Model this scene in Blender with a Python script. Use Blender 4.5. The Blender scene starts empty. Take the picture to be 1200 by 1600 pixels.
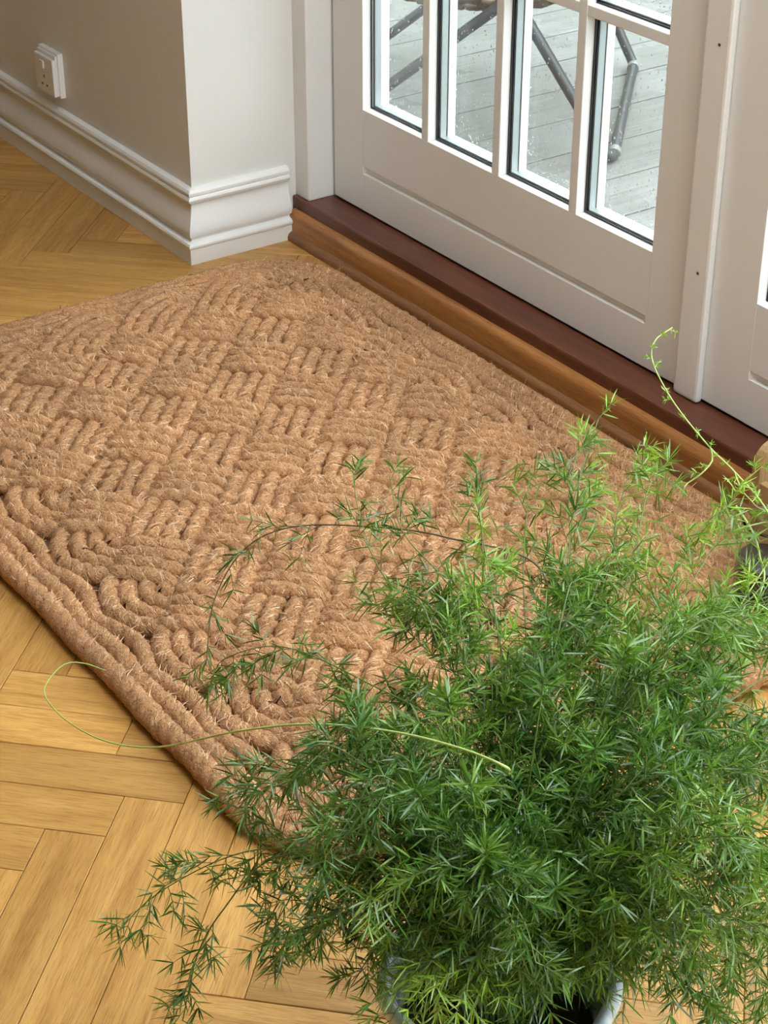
import bpy, bmesh, math, random
import numpy as np
from mathutils import Vector, Matrix

random.seed(7)
rng = np.random.default_rng(11)
scene = bpy.context.scene
col = scene.collection
R2 = math.sqrt(2)

# ------------------------------------------------------------------ camera
CAM = Vector((3.0300, -1.6355, 1.5))
PITCH, YAW, ROLL, FPX = 0.542595, 0.605121, 0.00155, 2952.28
fwd = Vector((-math.cos(YAW) * math.cos(PITCH), math.sin(YAW) * math.cos(PITCH), -math.sin(PITCH)))
rgt = Vector((math.sin(YAW), math.cos(YAW), 0))
upv = rgt.cross(fwd)
r2 = math.cos(ROLL) * rgt + math.sin(ROLL) * upv
u2 = -math.sin(ROLL) * rgt + math.cos(ROLL) * upv
cd = bpy.data.cameras.new('camera')
cam = bpy.data.objects.new('camera', cd)
col.objects.link(cam)
cam.matrix_world = Matrix(((r2.x, u2.x, -fwd.x, CAM.x), (r2.y, u2.y, -fwd.y, CAM.y), (r2.z, u2.z, -fwd.z, CAM.z), (0, 0, 0, 1)))
cd.sensor_fit = 'VERTICAL'
cd.sensor_height = 32.0
cd.lens = FPX * 32.0 / 1600.0
cd.clip_start = 0.02
scene.camera = cam

# ------------------------------------------------------------------ light
world = bpy.data.worlds.new('overcast_sky')
scene.world = world
world.use_nodes = True
world.cycles.sampling_method = 'AUTOMATIC'
bgn = world.node_tree.nodes['Background']
bgn.inputs['Color'].default_value = (0.90, 0.96, 1.0, 1)
bgn.inputs['Strength'].default_value = 3.0


SKY = (0.95, 2.9, -0.95, 0.15)           # roof window added for overhead daylight, unseen: x0 x1 y0 y1
WIN = (-0.9, 0.15, 0.25, 2.3)           # added right wall window, out of view: y0 y1 z0 z1
WIF = (2.3, 4.12, 0.12, 2.3)            # added fixed window right of the doors, out of view: x0 x1 z0 z1

vs = scene.view_settings
vs.view_transform = 'Standard'
vs.look = 'None'
vs.exposure = 1.48
vs.gamma = 1.0
vs.use_curve_mapping = False
scene.cycles.max_bounces = 10
scene.cycles.transparent_max_bounces = 24
scene.cycles.caustics_reflective = False


# ------------------------------------------------------------------ helpers
def tag(o, label=None, cat=None, group=None, kind=None):
    if label: o['label'] = label
    if cat: o['category'] = cat
    if group: o['group'] = group
    if kind: o['kind'] = kind
    return o


def link(name, me, mat=None, parent=None):
    o = bpy.data.objects.new(name, me)
    col.objects.link(o)
    if mat is not None and me is not None and len(me.materials) == 0:
        me.materials.append(mat)
    if parent is not None:
        o.parent = parent
    return o


def empty(name, loc=(0, 0, 0)):
    o = bpy.data.objects.new(name, None)
    o.location = loc
    o.empty_display_size = 0.05
    col.objects.link(o)
    return o


def np_mesh(name, v, f, smooth=False):
    """v (n,3), f (m,k) with k 3 or 4"""
    me = bpy.data.meshes.new(name)
    v = np.asarray(v, np.float32)
    f = np.asarray(f, np.int32)
    k = f.shape[1]
    me.vertices.add(len(v))
    me.vertices.foreach_set('co', v.ravel())
    me.loops.add(f.size)
    me.loops.foreach_set('vertex_index', f.ravel())
    me.polygons.add(len(f))
    me.polygons.foreach_set('loop_start', np.arange(0, f.size, k, dtype=np.int32))
    me.polygons.foreach_set('loop_total', np.full(len(f), k, np.int32))
    if smooth:
        me.polygons.foreach_set('use_smooth', np.ones(len(f), bool))
    me.update(calc_edges=True)
    return me


class MB:
    def __init__(s):
        s.bm = bmesh.new()

    def box(s, x0, x1, y0, y1, z0, z1, bev=0.0):
        t = bmesh.new()
        bmesh.ops.create_cube(t, size=1)
        for v in t.verts:
            v.co = Vector(((x0 + x1) / 2 + v.co.x * (x1 - x0), (y0 + y1) / 2 + v.co.y * (y1 - y0), (z0 + z1) / 2 + v.co.z * (z1 - z0)))
        if bev > 0:
            bmesh.ops.bevel(t, geom=t.edges[:], offset=bev, segments=2, affect='EDGES', profile=0.6)
        me = bpy.data.meshes.new('tmp')
        t.to_mesh(me)
        t.free()
        s.bm.from_mesh(me)
        bpy.data.meshes.remove(me)
        return s

    def sweep(s, prof, path):
        """prof: list of (out, z); path: list of (x, y, ox, oy) with (ox,oy) the outward mitre vector"""
        rows = [[s.bm.verts.new((x + ox * o, y + oy * o, z)) for o, z in prof] for x, y, ox, oy in path]
        for a, b in zip(rows, rows[1:]):
            for i in range(len(prof) - 1):
                s.bm.faces.new((a[i], a[i + 1], b[i + 1], b[i]))
        s.bm.faces.new(rows[0])
        s.bm.faces.new(rows[-1][::-1])
        return s

    def lathe(s, prof, n=48, c=(0, 0, 0), flute=None):
        rows = []
        for i in range(n):
            a = 2 * math.pi * i / n
            row = []
            for r, z in prof:
                k = 1.0 if flute is None else flute(a, r, z)
                row.append(s.bm.verts.new((c[0] + r * k * math.cos(a), c[1] + r * k * math.sin(a), c[2] + z)))
            rows.append(row)
        for i in range(n):
            a, b = rows[i], rows[(i + 1) % n]
            for j in range(len(prof) - 1):
                s.bm.faces.new((a[j], b[j], b[j + 1], a[j + 1]))
        return s

    def tube(s, pts, r, n=10, cap=True):
        pts = [Vector(p) for p in pts]
        rows = []
        for i, p in enumerate(pts):
            t = (pts[min(i + 1, len(pts) - 1)] - pts[max(i - 1, 0)]).normalized()
            u = t.cross(Vector((0, 0, 1)))
            if u.length < 1e-3: u = Vector((1, 0, 0))
            u.normalize()
            w = u.cross(t)
            rr = r[i] if isinstance(r, (list, tuple)) else r
            rows.append([s.bm.verts.new(p + rr * (math.cos(2 * math.pi * k / n) * u + math.sin(2 * math.pi * k / n) * w)) for k in range(n)])
        for a, b in zip(rows, rows[1:]):
            for k in range(n):
                s.bm.faces.new((a[k], a[(k + 1) % n], b[(k + 1) % n], b[k]))
        if cap:
            s.bm.faces.new(rows[0][::-1])
            s.bm.faces.new(rows[-1])
        return s

    def build(s, name, mat, parent=None, smooth=False, angle=None):
        bmesh.ops.recalc_face_normals(s.bm, faces=s.bm.faces[:])
        me = bpy.data.meshes.new(name)
        s.bm.to_mesh(me)
        s.bm.free()
        if smooth:
            me.polygons.foreach_set('use_smooth', np.ones(len(me.polygons), bool))
            if angle:
                me.set_sharp_from_angle(angle=math.radians(angle))
        return link(name, me, mat, parent)


def catmull(pts, step):
    pts = np.array(pts, float)
    P = np.vstack([2 * pts[0] - pts[1], pts, 2 * pts[-1] - pts[-2]])
    out = []
    for i in range(1, len(P) - 2):
        n = max(2, int(np.linalg.norm(P[i + 1] - P[i]) / step))
        t = np.linspace(0, 1, n, endpoint=False)[:, None]
        a, b, c, d = P[i - 1], P[i], P[i + 1], P[i + 2]
        out.append(0.5 * (2 * b + (c - a) * t + (2 * a - 5 * b + 4 * c - d) * t ** 2 + (3 * b - a - 3 * c + d) * t ** 3))
    out.append(P[-2][None])
    return np.vstack(out)


# ------------------------------------------------------------------ materials
def nmat(name, color=(0.8, 0.8, 0.8), rough=0.5, metal=0.0, spec=0.5):
    m = bpy.data.materials.new(name)
    m.use_nodes = True
    b = m.node_tree.nodes['Principled BSDF']
    b.inputs['Base Color'].default_value = (*color, 1)
    b.inputs['Roughness'].default_value = rough
    b.inputs['Metallic'].default_value = metal
    b.inputs['Specular IOR Level'].default_value = spec
    return m, m.node_tree, b


def node(nt, typ, **kw):
    n = nt.nodes.new(typ)
    for k, v in kw.items():
        if k.startswith('i_'):
            n.inputs[k[2:].replace('_', ' ')].default_value = v
        else:
            setattr(n, k, v)
    return n


def ramp(nt, stops):
    n = nt.nodes.new('ShaderNodeValToRGB')
    e = n.color_ramp.elements
    e[0].position, e[0].color = stops[0][0], (*stops[0][1], 1)
    e[1].position, e[1].color = stops[-1][0], (*stops[-1][1], 1)
    for p, c in stops[1:-1]:
        q = e.new(p)
        q.color = (*c, 1)
    return n


def bump(nt, b, height, strength, dist):
    n = node(nt, 'ShaderNodeBump', i_Strength=strength, i_Distance=dist)
    nt.links.new(height, n.inputs['Height'])
    nt.links.new(n.outputs[0], b.inputs['Normal'])


def paint(name, color, rough, bscale=60, bstr=0.08):
    m, nt, b = nmat(name, color, rough)
    tc = node(nt, 'ShaderNodeTexCoord')
    no = node(nt, 'ShaderNodeTexNoise', i_Scale=bscale, i_Detail=4.0)
    nt.links.new(tc.outputs['Object'], no.inputs['Vector'])
    bump(nt, b, no.outputs['Fac'], bstr, 0.002)
    n2 = node(nt, 'ShaderNodeTexNoise', i_Scale=3.0, i_Detail=3.0)
    nt.links.new(tc.outputs['Object'], n2.inputs['Vector'])
    rp = ramp(nt, [(0.3, tuple(c * 0.96 for c in color)), (0.7, color)])
    nt.links.new(n2.outputs['Fac'], rp.inputs[0])
    nt.links.new(rp.outputs[0], b.inputs['Base Color'])
    return m


def wood(name, lo, mid, hi, rough=0.38, axis=0, stretch=14.0, scale=9.0, vary=0.25, bstr=0.15):
    """grain runs along the object's local axis; each object takes its own tone and its own cut of the grain"""
    m, nt, b = nmat(name, mid, rough)
    L = nt.links.new
    tc = node(nt, 'ShaderNodeTexCoord')
    oi = node(nt, 'ShaderNodeObjectInfo')
    mul = node(nt, 'ShaderNodeVectorMath', operation='SCALE')
    comb = node(nt, 'ShaderNodeCombineXYZ')
    for k in range(3):
        L(oi.outputs['Random'], comb.inputs[k])
    L(comb.outputs[0], mul.inputs[0])
    mul.inputs['Scale'].default_value = 37.0
    add = node(nt, 'ShaderNodeVectorMath', operation='ADD')
    L(tc.outputs['Object'], add.inputs[0])
    L(mul.outputs[0], add.inputs[1])
    mp = node(nt, 'ShaderNodeMapping')
    sc = [stretch, stretch, stretch]
    sc[axis] = 1.0
    mp.inputs['Scale'].default_value = sc
    L(add.outputs[0], mp.inputs['Vector'])
    n1 = node(nt, 'ShaderNodeTexNoise', i_Scale=scale * 0.35, i_Detail=5.0, i_Roughness=0.55, i_Distortion=0.8)
    L(mp.outputs[0], n1.inputs['Vector'])
    mp2 = node(nt, 'ShaderNodeMapping')
    sc2 = [stretch * 5, stretch * 5, stretch * 5]
    sc2[axis] = 4.0
    mp2.inputs['Scale'].default_value = sc2
    L(add.outputs[0], mp2.inputs['Vector'])
    n2 = node(nt, 'ShaderNodeTexNoise', i_Scale=scale, i_Detail=3.0)
    L(mp2.outputs[0], n2.inputs['Vector'])
    r1 = ramp(nt, [(0.28, lo), (0.5, mid), (0.74, hi)])
    L(n1.outputs['Fac'], r1.inputs[0])
    r2_ = ramp(nt, [(0.3, (0.62, 0.56, 0.47)), (0.55, (1, 1, 1))])
    L(n2.outputs['Fac'], r2_.inputs[0])
    mx = node(nt, 'ShaderNodeMix', data_type='RGBA', blend_type='MULTIPLY')
    mx.inputs[0].default_value = 0.8
    L(r1.outputs[0], mx.inputs[6])
    L(r2_.outputs[0], mx.inputs[7])
    hs = node(nt, 'ShaderNodeHueSaturation')
    mr = node(nt, 'ShaderNodeMapRange')
    mr.inputs['To Min'].default_value = 1 - vary
    mr.inputs['To Max'].default_value = 1 + vary * 0.55
    L(oi.outputs['Random'], mr.inputs[0])
    L(mr.outputs[0], hs.inputs['Value'])
    L(mx.outputs[2], hs.inputs['Color'])
    L(hs.outputs[0], b.inputs['Base Color'])
    bump(nt, b, n2.outputs['Fac'], bstr, 0.001)
    return m


M = {}
M['wall'] = paint('wall_paint', (0.76, 0.755, 0.72), 0.75)
M['ceiling'] = paint('ceiling_paint', (0.85, 0.85, 0.83), 0.8)
M['gloss'] = paint('white_gloss_paint', (0.83, 0.83, 0.81), 0.32, 25, 0.05)
M['door'] = paint('door_paint', (0.745, 0.735, 0.71), 0.42, 40, 0.05)
M['oakfloor'] = wood('oak_parquet', (0.44, 0.215, 0.053), (0.59, 0.318, 0.086), (0.70, 0.41, 0.126), rough=0.36, vary=0.2)
M['oak'] = wood('oak_moulding', (0.30, 0.115, 0.03), (0.42, 0.175, 0.05), (0.5, 0.23, 0.07), rough=0.35, vary=0.02)
M['shoe'] = wood('brown_bead', (0.20, 0.085, 0.03), (0.27, 0.12, 0.045), (0.34, 0.16, 0.06), rough=0.5, vary=0.02)
M['sill'] = wood('dark_hardwood', (0.085, 0.026, 0.014), (0.13, 0.04, 0.02), (0.17, 0.055, 0.028), rough=0.3, vary=0.02)
M['subfloor'] = nmat('joint_filler', (0.10, 0.055, 0.02), 0.8)[0]
M['black'] = nmat('black_gasket', (0.012, 0.012, 0.014), 0.5)[0]
M['spacer'] = nmat('aluminium_spacer', (0.40, 0.46, 0.46), 0.35, 0.5)[0]
M['plastic'] = nmat('white_plastic', (0.82, 0.81, 0.79), 0.35)[0]
M['screw'] = nmat('screw_dark', (0.08, 0.06, 0.05), 0.4, 0.6)[0]
M['tube'] = nmat('grey_powder_coat', (0.05, 0.057, 0.066), 0.4, 0.1)[0]
M['tubelight'] = nmat('grey_plastic_glide', (0.22, 0.23, 0.235), 0.4)[0]
M['cane'] = wood('woven_cane', (0.075, 0.055, 0.04), (0.11, 0.085, 0.063), (0.15, 0.12, 0.09), rough=0.6, vary=0.1)
M['lawn'] = paint('lawn', (0.07, 0.11, 0.04), 0.9, 30, 0.5)

# glass sheet
m, nt, b = nmat('window_glass')
nt.nodes.remove(b)
fr = node(nt, 'ShaderNodeFresnel', i_IOR=1.45)
gg = node(nt, 'ShaderNodeNewGeometry')
mrr = node(nt, 'ShaderNodeMapRange')          # a sheet too thin to trap light: same reflection on both faces
mrr.inputs['To Min'].default_value = 1.45
mrr.inputs['To Max'].default_value = 1 / 1.45
nt.links.new(gg.outputs['Backfacing'], mrr.inputs[0])
nt.links.new(mrr.outputs[0], fr.inputs['IOR'])
tr = node(nt, 'ShaderNodeBsdfTransparent', i_Color=(0.975, 0.985, 0.98, 1))
gl = node(nt, 'ShaderNodeBsdfGlossy', i_Roughness=0.0)
mx = node(nt, 'ShaderNodeMixShader')
nt.links.new(fr.outputs[0], mx.inputs[0])
nt.links.new(tr.outputs[0], mx.inputs[1])
nt.links.new(gl.outputs[0], mx.inputs[2])
nt.links.new(mx.outputs[0], nt.nodes['Material Output'].inputs['Surface'])
M['glass'] = m
m, nt, b = nmat('rain_water', (1, 1, 1), 0.0)
b.inputs['Transmission Weight'].default_value = 1.0
b.inputs['IOR'].default_value = 1.33
M['water'] = m
m, nt, b = nmat('jar_glass', (0.95, 0.98, 0.97), 0.02)
b.inputs['Transmission Weight'].default_value = 1.0
b.inputs['IOR'].default_value = 1.3
M['jar'] = m

# wet composite decking: grey boards, glossy where the water stands
m, nt, b = nmat('wet_deck_board', (0.2, 0.2, 0.2), 0.4, spec=0.22)
L = nt.links.new
tc = node(nt, 'ShaderNodeTexCoord')
oi = node(nt, 'ShaderNodeObjectInfo')
geo = node(nt, 'ShaderNodeNewGeometry')
mp = node(nt, 'ShaderNodeMapping')
mp.inputs['Scale'].default_value = (60, 1.5, 1)
L(geo.outputs['Position'], mp.inputs['Vector'])
n1 = node(nt, 'ShaderNodeTexNoise', i_Scale=3.0, i_Detail=5.0)
L(mp.outputs[0], n1.inputs['Vector'])
n2 = node(nt, 'ShaderNodeTexNoise', i_Scale=2.4, i_Detail=4.0, i_Roughness=0.6)
L(geo.outputs['Position'], n2.inputs['Vector'])
rp = ramp(nt, [(0.3, (0.155, 0.162, 0.16)), (0.7, (0.23, 0.238, 0.232))])
L(n1.outputs['Fac'], rp.inputs[0])
L(rp.outputs[0], b.inputs['Base Color'])
rr = ramp(nt, [(0.42, (0.16, 0.16, 0.16)), (0.62, (0.5, 0.5, 0.5))])
L(n2.outputs['Fac'], rr.inputs[0])
L(rr.outputs[0], b.inputs['Roughness'])
bump(nt, b, n1.outputs['Fac'], 0.05, 0.001)
M['deck'] = m

# coir rope
def coir(name, dark, mid, light, island=False):
    m, nt, b = nmat(name, mid, 0.85, spec=0.25)
    L = nt.links.new
    geo = node(nt, 'ShaderNodeNewGeometry')
    n1 = node(nt, 'ShaderNodeTexNoise', i_Scale=170.0, i_Detail=5.0, i_Roughness=0.75, i_Distortion=2.0)
    L(geo.outputs['Position'], n1.inputs['Vector'])
    r = ramp(nt, [(0.3, dark), (0.5, mid), (0.72, light)])
    n3 = node(nt, 'ShaderNodeTexNoise', i_Scale=9.0, i_Detail=2.0)
    L(geo.outputs['Position'], n3.inputs['Vector'])
    if island:
        L(geo.outputs['Random Per Island'], r.inputs[0])
        r.color_ramp.elements[0].position = 0.0
        r.color_ramp.elements[-1].position = 1.0
    else:
        L(n1.outputs['Fac'], r.inputs[0])
        bump(nt, b, n1.outputs['Fac'], 0.9, 0.004)
    hs = node(nt, 'ShaderNodeHueSaturation')
    mr = node(nt, 'ShaderNodeMapRange')
    mr.inputs['From Min'].default_value = 0.3
    mr.inputs['From Max'].default_value = 0.7
    mr.inputs['To Min'].default_value = 0.86
    mr.inputs['To Max'].default_value = 1.1
    L(n3.outputs['Fac'], mr.inputs[0])
    L(mr.outputs[0], hs.inputs['Value'])
    L(r.outputs[0], hs.inputs['Color'])
    L(hs.outputs[0], b.inputs['Base Color'])
    return m


M['coir'] = coir('coir_rope', (0.17, 0.065, 0.025), (0.60, 0.305, 0.138), (0.93, 0.58, 0.33))
M['coirfibre'] = coir('coir_fibre', (0.22, 0.09, 0.036), (0.78, 0.44, 0.22), (0.98, 0.74, 0.48), True)
M['coirback'] = nmat('coir_backing', (0.17, 0.08, 0.035), 0.95)[0]


# fern
def leafmat(name, dark, mid, light, rough=0.28):
    m, nt, b = nmat(name, mid, rough, spec=0.75)
    L = nt.links.new
    geo = node(nt, 'ShaderNodeNewGeometry')
    r = ramp(nt, [(0.0, dark), (0.55, mid), (1.0, light)])
    L(geo.outputs['Random Per Island'], r.inputs[0])
    L(r.outputs[0], b.inputs['Base Color'])
    tl = node(nt, 'ShaderNodeBsdfTranslucent')
    g = node(nt, 'ShaderNodeMix', data_type='RGBA', blend_type='MULTIPLY')
    g.inputs[0].default_value = 1.0
    g.inputs[7].default_value = (1.6, 1.5, 0.5, 1)
    L(r.outputs[0], g.inputs[6])
    L(g.outputs[2], tl.inputs['Color'])
    ms = node(nt, 'ShaderNodeMixShader')
    ms.inputs[0].default_value = 0.28
    L(b.outputs[0], ms.inputs[1])
    L(tl.outputs[0], ms.inputs[2])
    L(ms.outputs[0], nt.nodes['Material Output'].inputs['Surface'])
    return m


M['leaf'] = leafmat('fern_green', (0.03, 0.085, 0.014), (0.068, 0.185, 0.028), (0.15, 0.30, 0.065))
M['leafmid'] = leafmat('fern_mid_green', (0.06, 0.15, 0.017), (0.125, 0.265, 0.032), (0.23, 0.39, 0.075))
M['leafyoung'] = leafmat('fern_young_green', (0.12, 0.27, 0.025), (0.23, 0.42, 0.05), (0.38, 0.55, 0.10))
M['stem'] = nmat('fern_stem', (0.13, 0.2, 0.05), 0.5)[0]
M['stempale'] = nmat('fern_pale_stem', (0.42, 0.55, 0.16), 0.5)[0]
M['stembrown'] = nmat('fern_brown_stem', (0.13, 0.115, 0.05), 0.55)[0]
m, nt, b = nmat('pale_blue_glaze', (0.5, 0.58, 0.62), 0.16)
geo = node(nt, 'ShaderNodeNewGeometry')
n1 = node(nt, 'ShaderNodeTexNoise', i_Scale=22.0, i_Detail=5.0, i_Distortion=1.2)
nt.links.new(geo.outputs['Position'], n1.inputs['Vector'])
rp = ramp(nt, [(0.3, (0.30, 0.37, 0.41)), (0.55, (0.52, 0.6, 0.64)), (0.75, (0.72, 0.78, 0.8))])
nt.links.new(n1.outputs['Fac'], rp.inputs[0])
nt.links.new(rp.outputs[0], b.inputs['Base Color'])
bump(nt, b, n1.outputs['Fac'], 0.25, 0.004)
M['glaze'] = m
M['soil'] = paint('potting_soil', (0.045, 0.035, 0.028), 0.95, 150, 1.0)
M['lightwood'] = wood('light_wood', (0.30, 0.17, 0.07), (0.40, 0.25, 0.11), (0.5, 0.32, 0.16), rough=0.45, axis=2, vary=0.02)
M['dark'] = nmat('dark_enamel', (0.02, 0.018, 0.018), 0.35)[0]
M['orange'] = nmat('orange_glaze', (0.85, 0.36, 0.03), 0.3)[0]

# ------------------------------------------------------------------ the room
XL, XR, YB, YD, ZC = -4.0, 4.2, -7.0, 0.314, 2.5
wall = MB().box(XL - 0.15, -0.021, 0.021, 0.40, -0.1, ZC).build('wall_left', M['wall'])
tag(wall, 'off-white painted wall ending in a corner beside the glazed door', 'wall', kind='structure')
w = MB().box(XL - 0.15, XL, YB - 0.15, 0.021, -0.1, ZC).build('wall_far', M['wall'])
tag(w, 'plain off-white end wall far from the glazed doors', 'wall', kind='structure')
w = MB().box(XL, XR, YB - 0.15, YB, -0.1, ZC).build('wall_back', M['wall'])
tag(w, 'plain off-white wall opposite the glazed doors', 'wall', kind='structure')
mb = MB().box(2.195, WIF[0], 0.256, 0.40, -0.1, ZC).box(WIF[1], XR, 0.256, 0.40, -0.1, ZC).box(-0.021, 2.195, 0.256, 0.40, 2.22, ZC)
mb.box(WIF[0], WIF[1], 0.256, 0.40, -0.1, WIF[2]).box(WIF[0], WIF[1], 0.256, 0.40, WIF[3], ZC)
tag(mb.build('wall_front', M['wall']), 'off-white wall above the glazed doors', 'wall', kind='structure')
mb = MB().box(XR, XR + .15, YB - .15, WIN[0], -.1, ZC).box(XR, XR + .15, WIN[1], .40, -.1, ZC)
mb.box(XR, XR + .15, WIN[0], WIN[1], -.1, WIN[2]).box(XR, XR + .15, WIN[0], WIN[1], WIN[3], ZC)
tag(mb.build('wall_right', M['wall']), 'off-white wall with an added wide side window', 'wall', kind='structure')
mb = MB().box(XL - .15, SKY[0], YB - .15, .40, ZC, ZC + .15).box(SKY[1], XR + .15, YB - .15, .40, ZC, ZC + .15)
mb.box(SKY[0], SKY[1], YB - .15, SKY[2], ZC, ZC + .15).box(SKY[0], SKY[1], SKY[3], .40, ZC, ZC + .15)
tag(mb.build('ceiling', M['ceiling']), 'plain white ceiling with an added roof window for overhead light', 'ceiling', kind='structure')


def window(n, along_x, a0, a1, z0, z1, c, label):  # glazed openings added out of view to let in daylight
    root = empty('window_%d' % n)
    tag(root, label, 'window', kind='structure')
    def bx_(u0, u1, t0, t1, w0, w1):
        return MB().box(u0, u1, t0, t1, w0, w1, .002) if along_x else MB().box(t0, t1, u0, u1, w0, w1, .002)
    for (u0, u1, w0, w1) in ((a0, a0 + .06, z0, z1), (a1 - .06, a1, z0, z1), (a0 + .06, a1 - .06, z0, z0 + .06), (a0 + .06, a1 - .06, z1 - .06, z1)):
        bx_(u0, u1, c - .03, c + .03, w0, w1).build('window_frame', M['gloss'], root)
    mid = (a0 + a1) / 2
    bx_(mid - .03, mid + .03, c - .03, c + .03, z0 + .06, z1 - .06).build('mullion', M['gloss'], root)
    for (u0, u1) in ((a0 + .06, mid - .03), (mid + .03, a1 - .06)):
        bx_(u0, u1, c - .004, c + .004, z0 + .06, z1 - .06).build('pane', M['glass'], root)


window(1, True, *WIF, 0.34, 'added unseen tall white framed window beside the double doors')
window(2, False, *WIN, XR + .08, 'added unseen wide white framed window in the side wall')

# baseboard with a moulded profile, mitred round the corner
prof = [(0, 0), (0.021, 0), (0.021, 0.032), (0.024, 0.035), (0.0245, 0.039), (0.022, 0.043), (0.015, 0.0455), (0.0125, 0.048),
        (0.0125, 0.051), (0.017, 0.054), (0.0195, 0.059), (0.0195, 0.066), (0.017, 0.076), (0.0125, 0.088), (0.0085, 0.1), (0.0065, 0.112),
        (0.0065, 0.119), (0.009, 0.122), (0.0135, 0.124), (0.0155, 0.129), (0.0135, 0.1335), (0.0115, 0.135), (0.0135, 0.138), (0.0135, 0.143), (0.0105, 0.148), (0.004, 0.151), (0, 0.151)]
mb = MB().sweep(prof, [(XL, 0.021, 0, -1), (-0.021, 0.021, 1, -1), (-0.021, 0.236, 1, 0)])
tag(mb.build('baseboard_left', M['gloss'], smooth=True, angle=28), 'tall white moulded baseboard turning the wall corner', 'baseboard', kind='structure')

# ------------------------------------------------------------------ parquet floor
W = 0.0757
PL = 6 * W
A0, B0 = 0.272, 1.651
floor = MB().box(XL, XR, YB, 0.3, -0.10, -0.0035).build('floor', M['subfloor'])
tag(floor, 'oak herringbone parquet floor laid diagonally to the door', 'floor', kind='structure')


def plank_mesh(length, width):
    t = bmesh.new()
    bmesh.ops.create_cube(t, size=1)
    for v in t.verts:
        v.co = Vector((v.co.x * (length - .0009), v.co.y * (width - .0009), v.co.z * 0.02 - 0.01))
    ed = [e for e in t.edges if all(v.co.z > -0.001 for v in e.verts)]
    bmesh.ops.bevel(t, geom=ed, offset=0.0007, segments=1, affect='EDGES')
    me = bpy.data.meshes.new('plank')
    t.to_mesh(me)
    t.free()
    me.materials.append(M['oakfloor'])
    return me


def frame_xy(p):
    d = Vector(p) - CAM
    k = d.dot(fwd)
    return (600 + FPX * d.dot(rgt) / k, 800 - FPX * d.dot(upv) / k) if k > 0.1 else (9e9, 9e9)


planks = []
for k in range(-150, 150):
    for n in range(-14, 14):
        a, b0 = A0 + (k + .5) * W, B0 - k * W + n * 12 * W + PL / 2
        planks.append(((a + b0) / R2, (a - b0) / R2, -math.pi / 4, k))
        bb, a0 = B0 + (k + .5) * W, A0 - k * W + n * 12 * W - PL / 2
        planks.append(((a0 + bb) / R2, (a0 - bb) / R2, math.pi / 4, k))
planks = [p for p in planks if XL - .1 < p[0] < XR and YB - .1 < p[1] < 0.33]
planks = [p for p in planks if not (p[1] > 0.2 and p[0] < -0.2)]
scored = []
for p in planks:
    x, y = frame_xy((p[0], p[1], 0))
    dx, dy = max(0, -x, x - 1200), max(0, -y, y - 1600)
    scored.append((dx + dy, p))
scored.sort(key=lambda s: s[0])
pm = plank_mesh(PL, W)
long_m, short_m = plank_mesh(0.268, W), plank_mesh(PL - 0.268, W)
rest_v, rest_f = [], []
nv = 0
pv = np.array([v.co[:] for v in pm.vertices])
pf = [list(f.vertices) for f in pm.polygons]
cnt = 0
for d, (x, y, ang, k) in scored:
    if d < 420 and cnt < 298:
        # one strip beside the rug is made of two shorter blocks
        if abs(x - 1.222) < 0.05 and abs(y + 0.838) < 0.05 and ang > 0:
            for me, off in ((long_m, -(PL - 0.268) / 2), (short_m, 0.268 / 2)):
                o = link('plank', me, None, floor)
                o.location = (x + off * math.cos(ang), y + off * math.sin(ang), 0)
                o.rotation_euler.z = ang
                cnt += 1
            continue
        o = link('plank', pm, None, floor)
        o.location = (x, y, random.uniform(-.0003, .0002))
        o.rotation_euler.z = ang + (math.pi if random.random() < .5 else 0)
        cnt += 1
    else:
        c, s = math.cos(ang), math.sin(ang)
        v = pv @ np.array([[c, s, 0], [-s, c, 0], [0, 0, 1]]) + np.array([x, y, 0])
        v[:, 0] = np.clip(v[:, 0], XL, XR)
        v[:, 1] = np.clip(v[:, 1], YB, .3)
        rest_v.append(v)
        rest_f += [[i + nv for i in f] for f in pf]
        nv += len(v)
me = bpy.data.meshes.new('distant_planks')
me.from_pydata(np.vstack(rest_v).tolist(), [], rest_f)
tag(link('distant_planks', me, M['oakfloor'], floor), kind='stuff')

# ------------------------------------------------------------------ threshold
ZS = 0.084
mb = MB().box(-0.06, 2.2, 0.25, 0.40, 0.0, ZS, 0.004)
tag(mb.build('trim_1', M['sill']), 'dark red-brown hardwood door sill', 'sill', kind='structure')
op = [(0, 0), (0.018, 0), (0.018, 0.048), (0.016, 0.054), (0.011, 0.058), (0.004, 0.06), (0, 0.06)]
tag(MB().sweep(op, [(-0.012, 0.252, 0, -1), (2.2, 0.252, 0, -1)]).build('trim_2', M['oak'], smooth=True, angle=40),
    'golden oak moulding along the foot of the door sill', 'moulding', kind='structure')
op = [(0, 0), (0.012, 0), (0.012, 0.008), (0.009, 0.014), (0.004, 0.017), (0, 0.018)]
tag(MB().sweep(op, [(-0.002, 0.235, 0, -1), (2.2, 0.235, 0, -1)]).build('trim_3', M['shoe'], smooth=True, angle=40),
    'small brown bead where the oak moulding meets the floor', 'moulding', kind='structure')
# jamb: stepped frame post left of the door
mb = MB().box(-0.10, 0.027, 0.258, 0.40, ZS, 2.22, 0.003)
tag(mb.build('trim_4', M['door']), 'white painted door jamb standing on the sill', 'door frame', kind='structure')
tag(MB().box(0.027, 2.2, 0.29, 0.40, 2.165, 2.22, 0.002).build('trim_5', M['door']), 'white painted head of the door frame', 'door frame', kind='structure')
tag(MB().box(2.081, 2.2, 0.262, 0.40, ZS, 2.165, 0.003).build('trim_6', M['door']), 'white painted far jamb of the double doors', 'door frame', kind='structure')

# ------------------------------------------------------------------ glazed doors
ROWZ = [(0.294 + i * 0.353, 0.629 + i * 0.353) for i in range(5)]


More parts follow.
